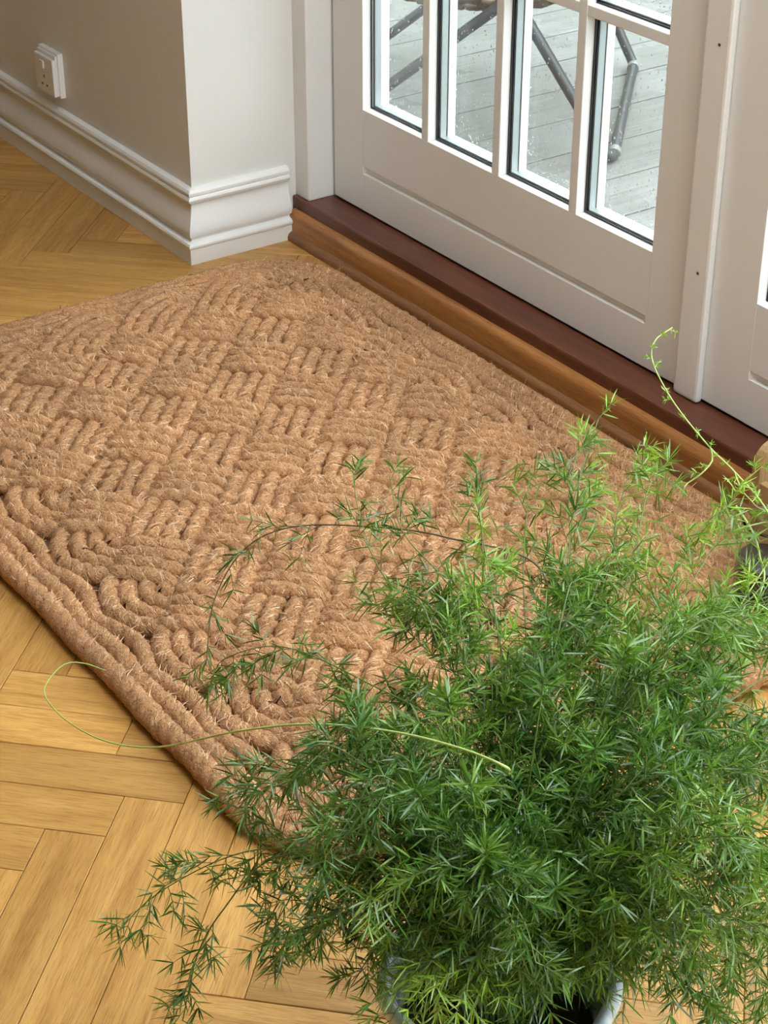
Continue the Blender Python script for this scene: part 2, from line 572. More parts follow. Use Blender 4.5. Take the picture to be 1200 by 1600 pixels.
def rail_with_groove(x0, x1, z0, z1, gx0, gx1, y0, y1):
    bm = bmesh.new()
    V = lambda x, y, z: bm.verts.new((x, y, z))
    o = [V(x0, y0, z0), V(x1, y0, z0), V(x1, y0, z1), V(x0, y0, z1)]
    g = [V(gx0, y0, .1655), V(gx1, y0, .1655), V(gx1, y0, .181), V(gx0, y0, .181)]
    h = [V(gx0 + .012, y0 + .007, .167), V(gx1 - .012, y0 + .007, .167), V(gx1 - .012, y0 + .007, .1735), V(gx0 + .012, y0 + .007, .1735)]
    k = [V(x0, y1, z0), V(x1, y1, z0), V(x1, y1, z1), V(x0, y1, z1)]
    for i in range(4):
        j = (i + 1) % 4
        bm.faces.new((o[i], o[j], g[j], g[i]))
        bm.faces.new((g[i], g[j], h[j], h[i]))
        bm.faces.new((o[j], o[i], k[i], k[j]))
    bm.faces.new(h)
    bm.faces.new(k[::-1])
    s = MB()
    s.bm.free()
    s.bm = bm
    return s


def make_door(n, x0, sl, sr, label, wet_cols):
    """x0 hinge edge; sl/sr stile widths; glazing 4 x 5"""
    root = empty('door_%d' % n, (0, 0, 0))
    tag(root, label, 'door', kind='structure')
    x1 = x0 + 1.018
    gx0, gx1 = x0 + sl, x1 - sr
    D0, D1 = YD, YD + 0.062
    MB().box(x0, gx0, D0, D1, .09, 2.16, .0012).build('stile', M['door'], root)
    MB().box(gx1, x1, D0, D1, .09, 2.16, .0012).build('stile', M['door'], root)
    rail_with_groove(gx0, gx1, .09, .294, gx0 - .001, gx1 - .004, D0 + .0004, D1).build('bottom_rail', M['door'], root)
    MB().box(gx0, gx1, D0, D1, ROWZ[-1][1], 2.16, .001).build('top_rail', M['door'], root)
    bw = 0.020
    pw = (gx1 - gx0 - 3 * bw) / 4
    xs = [gx0 + i * (pw + bw) for i in range(4)]
    for i in range(3):
        bx = xs[i] + pw
        vb = MB().box(bx, bx + bw, D0 + .0005, D0 + .0195, .294, ROWZ[-1][1], .0018).build('glazing_bar', M['door'], root)
        MB().box(bx - .001, bx + bw + .001, D0 + .045, D1, .294, ROWZ[-1][1], .001).build('outer_bar', M['gloss'], vb)
        MB().box(bx + .002, bx + bw - .002, D0 + .019, D0 + .0455, .294, ROWZ[-1][1]).build('bar_core', M['black'], vb)
    for r in range(4):
        z0, z1 = ROWZ[r][1], ROWZ[r + 1][0]
        for i in range(4):
            hb = MB().box(xs[i], xs[i] + pw, D0 + .0009, D0 + .0195, z0, z1, .0015).build('glazing_bar', M['door'], root)
            MB().box(xs[i], xs[i] + pw, D0 + .045, D1, z0 - .001, z1 + .001, .001).build('outer_bar', M['gloss'], hb)
            MB().box(xs[i], xs[i] + pw, D0 + .019, D0 + .0455, z0 + .002, z1 - .002).build('bar_core', M['black'], hb)
    for r in range(5):
        z0, z1 = ROWZ[r]
        for i in range(4):
            a, b_ = xs[i], xs[i] + pw
            p = MB().box(a - .0015, b_ + .0015, D0 + .0205, D0 + .0245, z0 - .0015, z1 + .0015).build('glass_pane', M['glass'], root)
            q = MB().box(a - .0015, b_ + .0015, D0 + .0405, D0 + .0445, z0 - .0015, z1 + .0015).build('outer_pane', M['glass'], p)
            t = .0045
            fr_ = MB()
            for (u0, u1, w0, w1) in ((a, a + t, z0, z1), (b_ - t, b_, z0, z1), (a + t, b_ - t, z0, z0 + t), (a + t, b_ - t, z1 - t, z1)):
                fr_.box(u0, u1, D0 + .026, D0 + .039, w0, w1)
            fr_.build('spacer_frame', M['spacer'], p)
            gk = MB()
            t = .0028
            for (u0, u1, w0, w1) in ((a, a + t, z0, z1), (b_ - t, b_, z0, z1), (a + t, b_ - t, z0, z0 + t), (a + t, b_ - t, z1 - t, z1)):
                gk.box(u0, u1, D0 + .0185, D0 + .0205, w0, w1)
                gk.box(u0, u1, D0 + .0246, D0 + .026, w0, w1)
                gk.box(u0, u1, D0 + .039, D0 + .0403, w0, w1)
            gk.build('gasket', M['black'], p)
            if r < 2 and i in wet_cols:
                raindrops(a + .004, b_ - .004, z0 + .003, z1 - .003, D0 + .0445, p)
    return root


# low dome used for every drop
_d = bmesh.new()
bmesh.ops.create_icosphere(_d, subdivisions=2, radius=1)
bmesh.ops.delete(_d, geom=[v for v in _d.verts if v.co.y < -0.05], context='VERTS')
_d.verts.index_update()
DV = np.array([v.co[:] for v in _d.verts])
DF = np.array([[v.index for v in f.verts] for f in _d.faces])
_d.free()


def raindrops(x0, x1, z0, z1, y, parent):
    n = 330
    vs_, fs_ = [], []
    for k in range(n):
        # drops gather low on the pane and run in short vertical strings
        z = z0 + (z1 - z0) * rng.beta(0.9, 1.7)
        x = rng.uniform(x0, x1)
        if k % 3 == 0:
            x = x0 + (x1 - x0) * (0.15 + 0.1 * rng.integers(0, 8)) + rng.normal(0, .003)
        x = min(max(x, x0), x1)
        r = 0.0009 + 0.0012 * rng.random() ** 2
        v = DV * np.array([r, r * 0.55, r * rng.uniform(1, 1.35)]) + np.array([x, y, z])
        fs_.append(DF + k * len(DV))
        vs_.append(v)
    me = np_mesh('raindrops', np.vstack(vs_), np.vstack(fs_), True)
    tag(link('raindrops', me, M['water'], parent), kind='stuff')


make_door(1, 0.037, 0.101, 0.090, 'white glazed garden door above the coir rug with small panes', (0, 1, 2, 3))
d2 = make_door(2, 1.060, 0.143, 0.101, 'white glazed garden door beside the wooden crate', (0,))
ast = MB().box(1.053, 1.108, 0.300, 0.3138, .086, 2.16, .005).build('trim_7', M['door'])
tag(ast, 'white cover strip over the joint between the two doors', 'cover strip', kind='structure')
for z in (0.305, 0.665, 1.02):
    s = MB().lathe([(0, -.0006), (.0022, -.0006), (.0026, 0.0004)], 10).build('screw', M['screw'], ast)
    s.rotation_euler.x = -math.pi / 2
    s.location = (1.086, 0.2998, z)
MB().box(0.037, 2.13, 0.32, 0.37, ZS, 0.0905).build('dark_gap', M['black'], bpy.data.objects['trim_1'])  # black strip put in for the dark gap under the doors

# ------------------------------------------------------------------ wall socket
so = empty('wall_socket', (-0.60, 0.021, 0.18))
tag(so, 'white plastic wall socket above the baseboard', 'socket')
sx0, sx1, sz0, sz1 = -0.045, 0.047, 0.0, 0.096
MB().box(sx0, sx1, -.0125, 0, sz0, sz1, .002).build('back_box', M['plastic'], so)
MB().box(sx0 + .004, sx1 - .004, -.017, -.0125, sz0 + .005, sz1 - .005, .001).build('neck', M['plastic'], so)
fp = MB().box(sx0 + .003, sx1 - .003, -.025, -.017, sz0 + .004, sz1 - .012, .002).build('face_plate', M['plastic'], so)
MB().box(-.012, .004, -.028, -.0245, .058, .074, .001).build('switch', M['plastic'], fp)
for (x, z, ww, hh) in ((0, .040, .004, .008), (-.011, .022, .007, .004), (.011, .022, .007, .004)):
    MB().box(x - ww / 2, x + ww / 2, -.0253, -.0245, z - hh / 2, z + hh / 2).build('pin_hole', M['black'], fp)

# ------------------------------------------------------------------ outside: deck and lawn
ZD = -0.035
deck = MB().box(-4.6, 4.5, 0.40, 5.2, -0.22, ZD - .07).build('deck', M['black'])
tag(deck, 'grey wet decking outside the glazed doors', 'deck', kind='structure')
DW = 0.1795
bmb = MB().box(-DW / 2 + .003, DW / 2 - .003, 0.402, 5.2, ZD - .026, ZD, .001).build('board', M['deck'], deck)
i = 0
for k in range(-25, 26):
    cx = -0.138 + DW / 2 + k * DW
    if not (-4.5 < cx < 4.4): continue
    o = bmb if i == 0 else bmb.copy()
    if i: col.objects.link(o)
    o.parent = deck
    o.location.x = cx
    i += 1
lawn = MB().box(-40, 40, 0.62, 60, -0.4, -0.225).build('ground', M['lawn'])
tag(lawn, 'dull green garden ground beyond the deck', 'lawn', kind='structure')



def hedge(name, x0, x1, y0, y1, h):  # unseen hedge, added so the wet deck does not mirror bare sky
    n = 26
    bm = bmesh.new()
    bmesh.ops.create_cube(bm, size=1)
    bmesh.ops.subdivide_edges(bm, edges=bm.edges[:], cuts=n, use_grid_fill=True)
    for v in bm.verts:
        v.co = Vector(((x0 + x1) / 2 + v.co.x * (x1 - x0), (y0 + y1) / 2 + v.co.y * (y1 - y0), -.22 + (v.co.z + .5) * h)) + Vector(rng.normal(0, .05, 3).tolist())
    s = MB()
    s.bm.free()
    s.bm = bm
    tag(s.build(name, M['lawn']), 'added unseen hedge that keeps bare sky off the wet deck', 'hedge', kind='structure')


hedge('added_hedge', -5.9, -4.9, .4, 8.0, 3.6)
hedge('added_hedge', -4.9, 6.0, 7.0, 8.0, 3.6)

# ------------------------------------------------------------------ garden chair on the deck
Dv = Vector((-0.7075, 0.7067, 0))
Wv = Vector((-0.7067, -0.7075, 0))
O = Vector((-0.0219, 1.1026, ZD))
ch = empty('garden_chair', O)
tag(ch, 'grey tubular garden chair with woven seat on wet decking', 'garden chair')


def cp(w_, d_, z_): return Wv * w_ + Dv * d_ + Vector((0, 0, z_))


def bend(pts, step=.012): return [Vector(p) for p in catmull([tuple(p) for p in pts], step)]


TR = 0.0125
# right runner with its two raking legs in one bent tube, left one mirrored
MB().tube(bend([cp(.275, 0, .425), cp(.2, 0, .31), cp(.10, 0, .155), cp(.025, 0, .04), cp(.006, .012, .018), cp(0, .05, .0135), cp(0, .2, .0135), cp(0, .5, .0135),
                cp(0, .65, .0135), cp(.004, .692, .02), cp(.02, .70, .05), cp(.10, .70, .2), cp(.275, .70, .46)]), TR).build('leg', M['tube'], ch, True)
MB().tube(bend([cp(.13, 0, .46), cp(.236, 0, .373), cp(.45, 0, .205), cp(.67, 0, .03), cp(.69, .012, .016), cp(.70, .05, .0135), cp(.70, .3, .0135), cp(.70, .65, .0135),
                cp(.69, .69, .016), cp(.67, .70, .03), cp(.45, .70, .205), cp(.236, .70, .373), cp(.13, .70, .46)]), TR).build('leg', M['tube'], ch, True)
for (a, b_) in ((0, .03), (0, .66), (.70, .03), (.70, .66)):
    g = MB().tube([cp(a, b_, .0135), cp(a, b_ + .028, .0135)], .0155, 12).build('glide', M['tubelight'], ch, True, 40)
MB().tube(bend([cp(-.02, -.02, .47), cp(-.03, .35, .47), cp(-.02, .72, .47), cp(.35, .75, .47), cp(.70, .72, .47), cp(.72, .35, .47), cp(.70, -.02, .47), cp(.35, -.04, .46), cp(-.02, -.02, .47)]), .014).build('seat_rim', M['tube'], ch, True)


def bowl(w_, d_):
    a = max(0, 1 - ((w_ - .35) / .38) ** 2) * max(0, 1 - ((d_ - .37) / .4) ** 2)
    return .465 - .20 * a ** .55


for k in range(16):
    for ax in range(2):
        pts = []
        for q in range(15):
            t = q / 14 * .72
            u = .0 + k * .72 / 15
            w_, d_ = (u - .01, t - .01) if ax else (t - .01, u - .01)
            pts.append(cp(w_, d_, bowl(w_, d_) + (.004 if (q + k + ax) % 2 else -.004)))
        MB().tube(pts, .009, 6).build('cane', M['cane'], ch, True)
MB().tube(bend([cp(.72, .02, .47), cp(.86, .05, .75), cp(.92, .35, .95), cp(.86, .65, .75), cp(.72, .68, .47)]), .014).build('back_frame', M['tube'], ch, True)
for k in range(9):
    d_ = .1 + k * .0625
    zt = .95 - 2.3 * (d_ - .35) ** 2
    MB().tube([cp(.72, d_, .46), cp(.82, d_, .46 + (zt - .46) * .55), cp(.915 - (.95 - zt) * .25, d_, zt)], .008, 6).build('cane', M['cane'], ch, True)

# ------------------------------------------------------------------ coir rug
S = 0.155
P = S / R2
RD = P / 4
CX = [0.25 + S * k for k in range(9)]
CY = [0.0125 - S * j for j in range(5)]
ZR = 0.0195
rug = empty('coir_rug', ((CX[0] + CX[-1]) / 2, (CY[0] + CY[-1]) / 2, 0))
tag(rug, 'thick plaited coir rug with looped edge on parquet floor', 'rug')
RO = np.array(rug.location)
fibre_src = []


def weave_h(x, y, along_a):
    """height of an a-run (+) or b-run (-) where strips cross"""
    qa = ((x - CX[0]) + (y - CY[0])) / R2 / P     # counts b-lines, walked along a
    qb = ((x - CX[0]) - (y - CY[0])) / R2 / P     # counts a-lines
    if along_a:
        h = np.sin(np.pi * qa) * np.where(np.floor(qb) % 2 == 0, 1, -1)
    else:
        h = -np.sin(np.pi * qb) * np.where(np.floor(qa) % 2 == 0, 1, -1)
    return np.tanh(1.9 * h) / np.tanh(1.9)


def rope_mesh(path, R, name, closed=False, nring=15, pitch=None, lobe=0.15, flat=1.0, fuzz=1.0, knob=None):
    path = np.asarray(path)
    n = len(path)
    if closed:
        t = np.roll(path, -1, 0) - np.roll(path, 1, 0)
    else:
        t = np.gradient(path, axis=0)
    t /= np.linalg.norm(t, axis=1)[:, None]
    side = np.cross(np.array([0, 0, 1.0]), t)
    side /= np.linalg.norm(side, axis=1)[:, None]
    up = np.cross(t, side)
    ds = np.linalg.norm(np.diff(path, axis=0, append=path[:1] if closed else path[-1:]), axis=1)
    s = np.concatenate([[0], np.cumsum(ds)[:-1]])
    tot = s[-1] + ds[-1]
    pitch = pitch or 0.078
    turns = 2 * np.pi / pitch
    if closed:
        turns = 2 * np.pi * max(1, round(tot / pitch)) / tot
    ph0 = rng.uniform(0, 6.28)
    th = np.linspace(0, 2 * np.pi, nring, endpoint=False)
    path = path + side * (0.0016 * np.sin(s / 0.034 + 1.7 * ph0))[:, None]
    # slow radius wander + lumps
    wob = 1 + 0.05 * np.sin(s / 0.021 + ph0) * np.sin(s / 0.013 + 2 * ph0)
    tw = turns * s + ph0
    prof_ = np.abs(np.cos(1.5 * (th[None, :] - tw[:, None])))
    if knob is not None:        # knobbly where the rope runs under tension across the bundle
        wob = wob * (1 + 0.19 * knob * np.sin(2 * np.pi * s / 0.0275 + ph0))
        lobe = (lobe + 0.14 * knob)[:, None]
    rad = R * wob[:, None] * (1.06 - lobe + lobe * 1.35 * prof_ ** 0.75)
    rad = rad * (1 + rng.normal(0, .035, rad.shape))
    v = path[:, None, :] + rad[..., None] * (np.cos(th)[None, :, None] * side[:, None, :] + flat * np.sin(th)[None, :, None] * up[:, None, :])
    i = np.arange(n if closed else n - 1)[:, None]
    k = np.arange(nring)[None, :]
    i2, k2 = (i + 1) % n, (k + 1) % nring
    f = np.stack([i * nring + k, i * nring + k2, i2 * nring + k2, i2 * nring + k], -1).reshape(-1, 4)
    fibre_src.append((path, side, up, t, R, turns, tw, tot * fuzz))
    o = link(name, np_mesh(name, v.reshape(-1, 3) - RO, f, True), M['coir'], rug)
    return o


# ends of the runs at every loop along the four edges
ends = []
loops = [(x, CY[0], 90) for x in CX] + [(x, CY[-1], 270) for x in CX] + [(CX[0], y, 180) for y in CY] + [(CX[-1], y, 0) for y in CY]
for (x, y, phi) in loops:
    for r in range(4):
        rho = (r + .5) * RD
        for sgn in (-1, 1):
            th = math.radians(phi + 45 * sgn)
            pos = np.array([x + rho * math.cos(th), y + rho * math.sin(th)])
            d = np.array([math.sin(th), -math.cos(th)]) * (-sgn)
            arc = [np.array([x + rho * math.cos(q), y + rho * math.sin(q)]) for q in np.linspace(math.radians(phi), th, max(3, int(rho * .785 / .005) + 1))]
            ends.append(dict(pos=pos, d=d, arc=arc, used=False))
for e in ends:
    if e['used']: continue
    best = None
    for g in ends:
        if g is e or g['used']: continue
        if np.dot(g['d'], e['d']) > -.99: continue
        dv = g['pos'] - e['pos']
        al = dv @ e['d']
        if al < -1e-4 or abs(dv[0] * e['d'][1] - dv[1] * e['d'][0]) > .002: continue
        if best is None or al < best[0]: best = (al, g)
    if best is None: continue
    al, g = best
    e['used'] = g['used'] = True
    nstep = max(2, int(al / .005))
    st = [e['pos'] + e['d'] * al * q / nstep for q in range(1, nstep)] if al > .008 else []
    xy = np.array(e['arc'] + st + g['arc'][::-1])
    na, ns = len(e['arc']), len(st)
    z = np.full(len(xy), ZR + .0025)
    kn = np.zeros(len(xy))
    if ns:
        aa = abs(e['d'][0] * e['d'][1]) > 0 and e['d'][0] * e['d'][1] > 0
        # strip centre is used so that all four ropes of a bundle rise and dip together
        h = weave_h(xy[na:na + ns, 0], xy[na:na + ns, 1], aa)
        tt = np.arange(1, ns + 1) * al / (ns + 1)
        edge = np.clip(np.minimum(tt, al - tt) / .02, 0, 1)
        z[na:na + ns] = ZR + (.0125 if aa else .0085) * h * edge + .0025 * (1 - edge)
        if not aa: kn[na:na + ns] = edge
    xy = xy + rng.normal(0, .0003, xy.shape)
    rope_mesh(np.column_stack([xy, z]), RD * .50, 'rope', lobe=.20, pitch=rng.uniform(.072, .088), knob=kn)

# wavy filler rope following the loops, then the outer edge rope
def perimeter(offx, offy, dip, z, rad, cusp=True):
    pts = []
    x0, x1, y0, y1 = CX[0], CX[-1], CY[-1], CY[0]
    st = .005
    rc = min(offx, offy)
    def wave(q): return dip * abs(math.sin(math.pi * q / S)) ** 1.3
    n = int((x1 - x0) / st)
    for i in range(n): pts.append((x0 + i * st, y1 + offy - wave(i * st), z))
    m = int(offx * 1.57 / st)
    for i in range(m):
        a = math.pi / 2 * (1 - i / m)
        pts.append((x1 + offx * math.cos(a), y1 + offy * math.sin(a), z))
    n2 = int((y1 - y0) / st)
    for i in range(n2): pts.append((x1 + offx - wave(i * st), y1 - i * st, z))
    for i in range(m):
        a = -math.pi / 2 * (i / m)
        pts.append((x1 + offx * math.cos(a), y0 + offy * math.sin(a), z))
    for i in range(n): pts.append((x1 - i * st, y0 - offy + wave(i * st), z))
    for i in range(m):
        a = -math.pi / 2 - math.pi / 2 * (i / m)
        pts.append((x0 + offx * math.cos(a), y0 + offy * math.sin(a), z))
    for i in range(n2): pts.append((x0 - offx + wave(i * st), y0 + i * st, z))
    for i in range(m):
        a = math.pi - math.pi / 2 * (i / m)
        pts.append((x0 + offx * math.cos(a), y1 + offy * math.sin(a), z))
    return np.array(pts)


rope_mesh(perimeter(P + .009, P + .014, .017, .0185, 0), .0125, 'edge_rope', True)
rope_mesh(perimeter(P + .022, P + .034, .006, .018, 0), .0140, 'edge_rope', True)
rope_mesh(perimeter(P + .036, P + .054, 0, .0165, 0), .0155, 'edge_rope', True)
bk = MB().box(CX[0] - P, CX[-1] + P, CY[-1] - P - .03, CY[0] + P + .03, .001, .013)
o = bk.build('backing', M['coirback'], rug)
o.location = -rug.location

# loose fibres over every rope
tot = sum(s[-1] for s in fibre_src)
NF = 210000
vs_, fs_ = [], []
base = 0
for (path, side, up, t, R, turns, tw, length) in fibre_src:
    n = max(4, int(NF * length / tot))
    idx = rng.integers(0, len(path), n)
    phi = np.pi / 2 + rng.normal(0, .7, n)
    c, si = np.cos(phi)[:, None], np.sin(phi)[:, None]
    nrm = c * side[idx] + si * up[idx]
    tang = -si * side[idx] + c * up[idx]
    pitch_dir = t[idx] + tang * (turns * R * rng.normal(1.0, .45, n))[:, None] + rng.normal(0, .55, (n, 3))
    pitch_dir /= np.linalg.norm(pitch_dir, axis=1)[:, None]
    ln = (0.005 + 0.011 * rng.random(n) ** 1.6)[:, None]
    p0 = path[idx] + nrm * (R * rng.uniform(.93, 1.04, n))[:, None] + t[idx] * rng.uniform(-.003, .003, n)[:, None]
    lift = (rng.random(n) ** 3 * .0038)[:, None]
    curl = rng.normal(0, .0028, (n, 3))
    p1 = p0 + pitch_dir * ln * .5 + nrm * lift * .6 + curl * .6
    p2 = p0 + pitch_dir * ln + nrm * (lift * 1.1 - .0015) + curl * 1.4
    # most fibres hug the twist of their own rope, the rest stand loose
    hug = rng.random(n) < .68
    for stp, arr in ((1, p1), (2, p2)):
        i2 = np.clip(idx + stp, 0, len(path) - 1)
        ph = phi + stp * .0048 * turns * rng.normal(1.0, .35, n)
        pt = path[i2] + (np.cos(ph)[:, None] * side[i2] + np.sin(ph)[:, None] * up[i2]) * (R * rng.uniform(.98, 1.10, n))[:, None]
        arr[hug] = pt[hug]
    wdir = np.cross(pitch_dir, nrm)
    wdir /= np.linalg.norm(wdir, axis=1)[:, None] + 1e-9
    hw = (rng.uniform(.00022, .00050, n))[:, None]
    v = np.stack([p0 - wdir * hw, p0 + wdir * hw, p1 - wdir * hw, p1 + wdir * hw, p2 - wdir * hw * .5, p2 + wdir * hw * .5], 1)
    v[..., 2] = np.maximum(v[..., 2], .0012)
    vs_.append(v.reshape(-1, 3))
    b_ = base + 6 * np.arange(n)[:, None]
    fs_.append(np.concatenate([b_ + np.array([[0, 1, 3, 2]]), b_ + np.array([[2, 3, 5, 4]])], 0))
    base += 6 * n
tag(link('coir_fibres', np_mesh('coir_fibres', np.vstack(vs_) - RO, np.vstack(fs_)), M['coirfibre'], rug), kind='stuff')

# ------------------------------------------------------------------ potted fern
PC = np.array([2.034, -0.815, 0.0])
fern = empty('potted_fern', tuple(PC))
tag(fern, 'bushy asparagus fern spilling over a pale glazed pot', 'potted plant')
pr = [(0, 0), (.072, 0), (.078, .006), (.088, .06), (.098, .12), (.105, .18), (.1065, .198), (.112, .204), (.1145, .212), (.1125, .220), (.1065, .2225), (.1005, .219), (.0985, .21), (.096, .18), (.093, .15)]
pot = MB().lathe(pr, 72, flute=lambda a, r, z: 1 + (.012 * math.sin(9 * a) if z > .19 else .004 * math.sin(9 * a))).build('pot', M['glaze'], fern, True, 60)
so_ = MB().lathe([(0, .158), (.03, .16), (.06, .156), (.094, .152)], 40).build('soil', M['soil'], fern, True)

rng = np.random.default_rng(5)     # the plant has its own random stream
ER = np.array([0.569, 0.822, 0.0])
EF = np.array([-0.822, 0.569, 0.0])


def unit(v): return v / (np.linalg.norm(v, axis=-1, keepdims=True) + 1e-9)


def needles(p, d, ln, wd, curl):
    """vectorised: n blades of 3 segments from p along d"""
    n = len(p)
    d = unit(d)
    rnd = unit(rng.normal(size=(n, 3)))
    sd = unit(np.cross(d, rnd))
    nm = np.cross(sd, d)
    tt = np.array([0, .35, .7, 1.0])
    ww = np.array([.55, 1.0, .85, .12])
    c = p[:, None, :] + d[:, None, :] * (ln[:, None] * tt)[..., None] + nm[:, None, :] * (curl[:, None] * tt ** 2)[..., None]
    c[..., 2] -= (ln[:, None] * .08 * tt ** 2)
    off = sd[:, None, :] * (wd[:, None] * .5 * ww)[..., None]
    v = np.stack([c - off, c + off], 2).reshape(n * 8, 3)
    b_ = 8 * np.arange(n)[:, None]
    f = np.concatenate([b_ + np.array([[2 * k, 2 * k + 1, 2 * k + 3, 2 * k + 2]]) for k in range(3)], 0)
    return v, f


def thin_tube(path, r, n=5):
    t = np.gradient(path, axis=0)
    t = unit(t)
    ref = np.array([.3, .2, .93])
    u = unit(np.cross(t, ref))
    w_ = np.cross(t, u)
    th = np.linspace(0, 2 * np.pi, n, endpoint=False)
    r = np.broadcast_to(r, (len(path),))
    v = path[:, None] + r[:, None, None] * (np.cos(th)[None, :, None] * u[:, None] + np.sin(th)[None, :, None] * w_[:, None])
    i = np.arange(len(path) - 1)[:, None]
    k = np.arange(n)[None]
    k2 = (k + 1) % n
    f = np.stack([i * n + k, i * n + k2, (i + 1) * n + k2, (i + 1) * n + k], -1).reshape(-1, 4)
    return v.reshape(-1, 3), f


def frond(ctrl, leaf='leaf', stem='stem', start=.3, gap=.011, blen=.05, nlen=.023, dens=1.0, thick=.0011, clip_floor=.004):
    path = catmull(ctrl, .006)
    n = len(path)
    t = unit(np.gradient(path, axis=0))
    ds = np.linalg.norm(np.diff(path, axis=0), axis=1)
    s = np.concatenate([[0], np.cumsum(ds)])
    Lt = s[-1]
    sv, sf = thin_tube(path, np.linspace(thick, thick * .45, n))
    SV, SF, base = [sv], [sf], len(sv)
    NP, ND, NL = [], [], []
    pos = start * Lt
    while pos < Lt:
        i = int(np.searchsorted(s, pos))
        i = min(i, n - 1)
        u = pos / Lt
        # side branchlet, shorter to the tip
        bl = blen * rng.uniform(.55, 1.15) * (1.05 - .6 * u ** 2)
        q = unit(np.cross(t[i], rng.normal(size=3)))
        d0 = unit(t[i] * rng.uniform(.45, .9) + q)
        m = max(4, int(bl / .0075))
        k = np.linspace(0, 1, m)[:, None]
        bp = path[i] + d0 * bl * k + np.array([0, 0, -1]) * bl * .18 * k ** 2 + t[i] * bl * .15 * k ** 2
        bv, bf = thin_tube(bp, np.linspace(.0006, .0003, m), 3)
        SV.append(bv)
        SF.append(bf + base)
        base += len(bv)
        bt = unit(np.gradient(bp, axis=0))
        for j in range(1, m):
            last = j == m - 1
            c = int(round((9 if last else rng.integers(4, 7)) * dens))
            if c <= 0: continue
            rr = unit(np.cross(bt[j], rng.normal(size=(c, 3))))
            NP.append(np.repeat(bp[j][None], c, 0))
            ND.append(bt[j] * rng.uniform(.3, 1.0, (c, 1)) + rr * (0.8 if not last else rng.uniform(.3, 1.2, (c, 1))))
            NL.append(nlen * rng.uniform(.6, 1.15, c))
        pos += gap * rng.uniform(.6, 1.4)
    sv = np.vstack(SV)
    sv[:, 2] = np.maximum(sv[:, 2], clip_floor)
    o = link('frond', np_mesh('frond', sv - PC, np.vstack(SF), True), M[stem], fern)
    if NP:
        p, d, l = np.vstack(NP), np.vstack(ND), np.concatenate(NL)
        v, f = needles(p, d, l, rng.uniform(.0011, .0019, len(l)), rng.normal(0, .0035, len(l)))
        v[:, 2] = np.maximum(v[:, 2], clip_floor)
        tag(link('needles', np_mesh('needles', v - PC, f), M[leaf], o), kind='stuff')
    return o


def arch(az, reach, h, droop, r0=.03, **kw):
    a = math.radians(az)
    d = ER * math.cos(a) + EF * math.sin(a)
    sw = np.cross(d, [0, 0, 1]) * rng.normal(0, .04)
    b0 = PC + d * r0 * rng.uniform(.2, 1) + np.array([0, 0, .155])
    pts = [b0,
           b0 + d * reach * .22 + np.array([0, 0, h * .72]) + sw * .2,
           b0 + d * reach * .58 + np.array([0, 0, h + .02]) + sw * .6,
           PC + d * reach * .85 + np.array([0, 0, .175 + h - droop * .45]) + sw,
           PC + d * reach + np.array([0, 0, .175 + h - droop]) + sw * 1.3]
    return frond(pts, **kw)


crown = PC + np.array([0, 0, .155])
# the bush: (azimuth range, count, reach range, height range, droop range, leaf mix)
BUSH = [
    ((-40, 30), 22, (.16, .40), (.16, .33), (.03, .14), ('leaf', 'leaf', 'leafmid')),
    ((30, 75), 15, (.16, .42), (.22, .36), (.02, .09), ('leaf', 'leafmid', 'leafmid')),
    ((75, 130), 9, (.12, .32), (.22, .36), (.02, .08), ('leaf', 'leaf', 'leafmid')),
    ((130, 200), 12, (.12, .25), (.16, .33), (.04, .14), ('leaf', 'leaf', 'leaf')),
    ((200, 255), 10, (.07, .16), (.16, .29), (.03, .10), ('leaf', 'leaf', 'leafmid')),
    ((255, 320), 12, (.04, .115), (.16, .28), (.03, .10), ('leaf', 'leafmid', 'leafyoung')),
    ((0, 360), 10, (.03, .12), (.22, .34), (.0, .04), ('leaf', 'leaf', 'leafmid')),
]
for (a0, a1), cnt_, rr_, hh, dd, lm in BUSH:
    for k in range(cnt_):
        az = a0 + (a1 - a0) * (k + rng.random()) / cnt_
        f_ = rng.random()
        arch(az, rr_[0] + (rr_[1] - rr_[0]) * f_, hh[0] + (hh[1] - hh[0]) * rng.random(), dd[0] + (dd[1] - dd[0]) * rng.random() * (.5 + f_ * .5),
             leaf=lm[rng.integers(0, len(lm))], start=.28, gap=.0095)

# individual fronds read from the photograph
frond([crown, (1.96, -.74, .44), (1.853, -.632, .5), (1.769, -.687, .52), (1.674, -.729, .50), (1.581, -.756, .46), (1.551, -.794, .43), (1.552, -.833, .38), (1.586, -.865, .33)],
      leaf='leaf', stem='stembrown', start=.35, gap=.026, blen=.045, dens=.7, thick=.0014)
frond([crown, (1.99, -.844, .3), (1.927, -.915, .34), (1.855, -.954, .3), (1.811, -.981, .22), (1.785, -.999, .15), (1.794, -1.026, .08)], leaf='leaf', start=.78, gap=.010, blen=.05, thick=.0014)
frond([crown, (1.99, -.86, .31), (1.927, -.915, .34), (1.863, -.951, .32), (1.798, -.978, .27), (1.737, -1.019, .2), (1.712, -1.05, .15)], leaf='leaf', start=.5, gap=.015, blen=.05)
frond([crown, (1.924, -0.719, 0.33),(2.002, -0.784, 0.42),(2.062, -0.838, 0.49), (2.092, -.867, .53), (2.041, -.876, .52), (1.971, -.894, .50), (1.879, -.917, .46), (1.793, -.946, .41), (1.669, -.966, .32), (1.597, -.989, .29), (1.521, -.997, .27),
       (1.459, -.994, .26), (1.431, -.983, .26), (1.421, -.955, .27), (1.431, -.936, .27), (1.457, -.922, .27)], stem='stempale', start=2, thick=.0016)
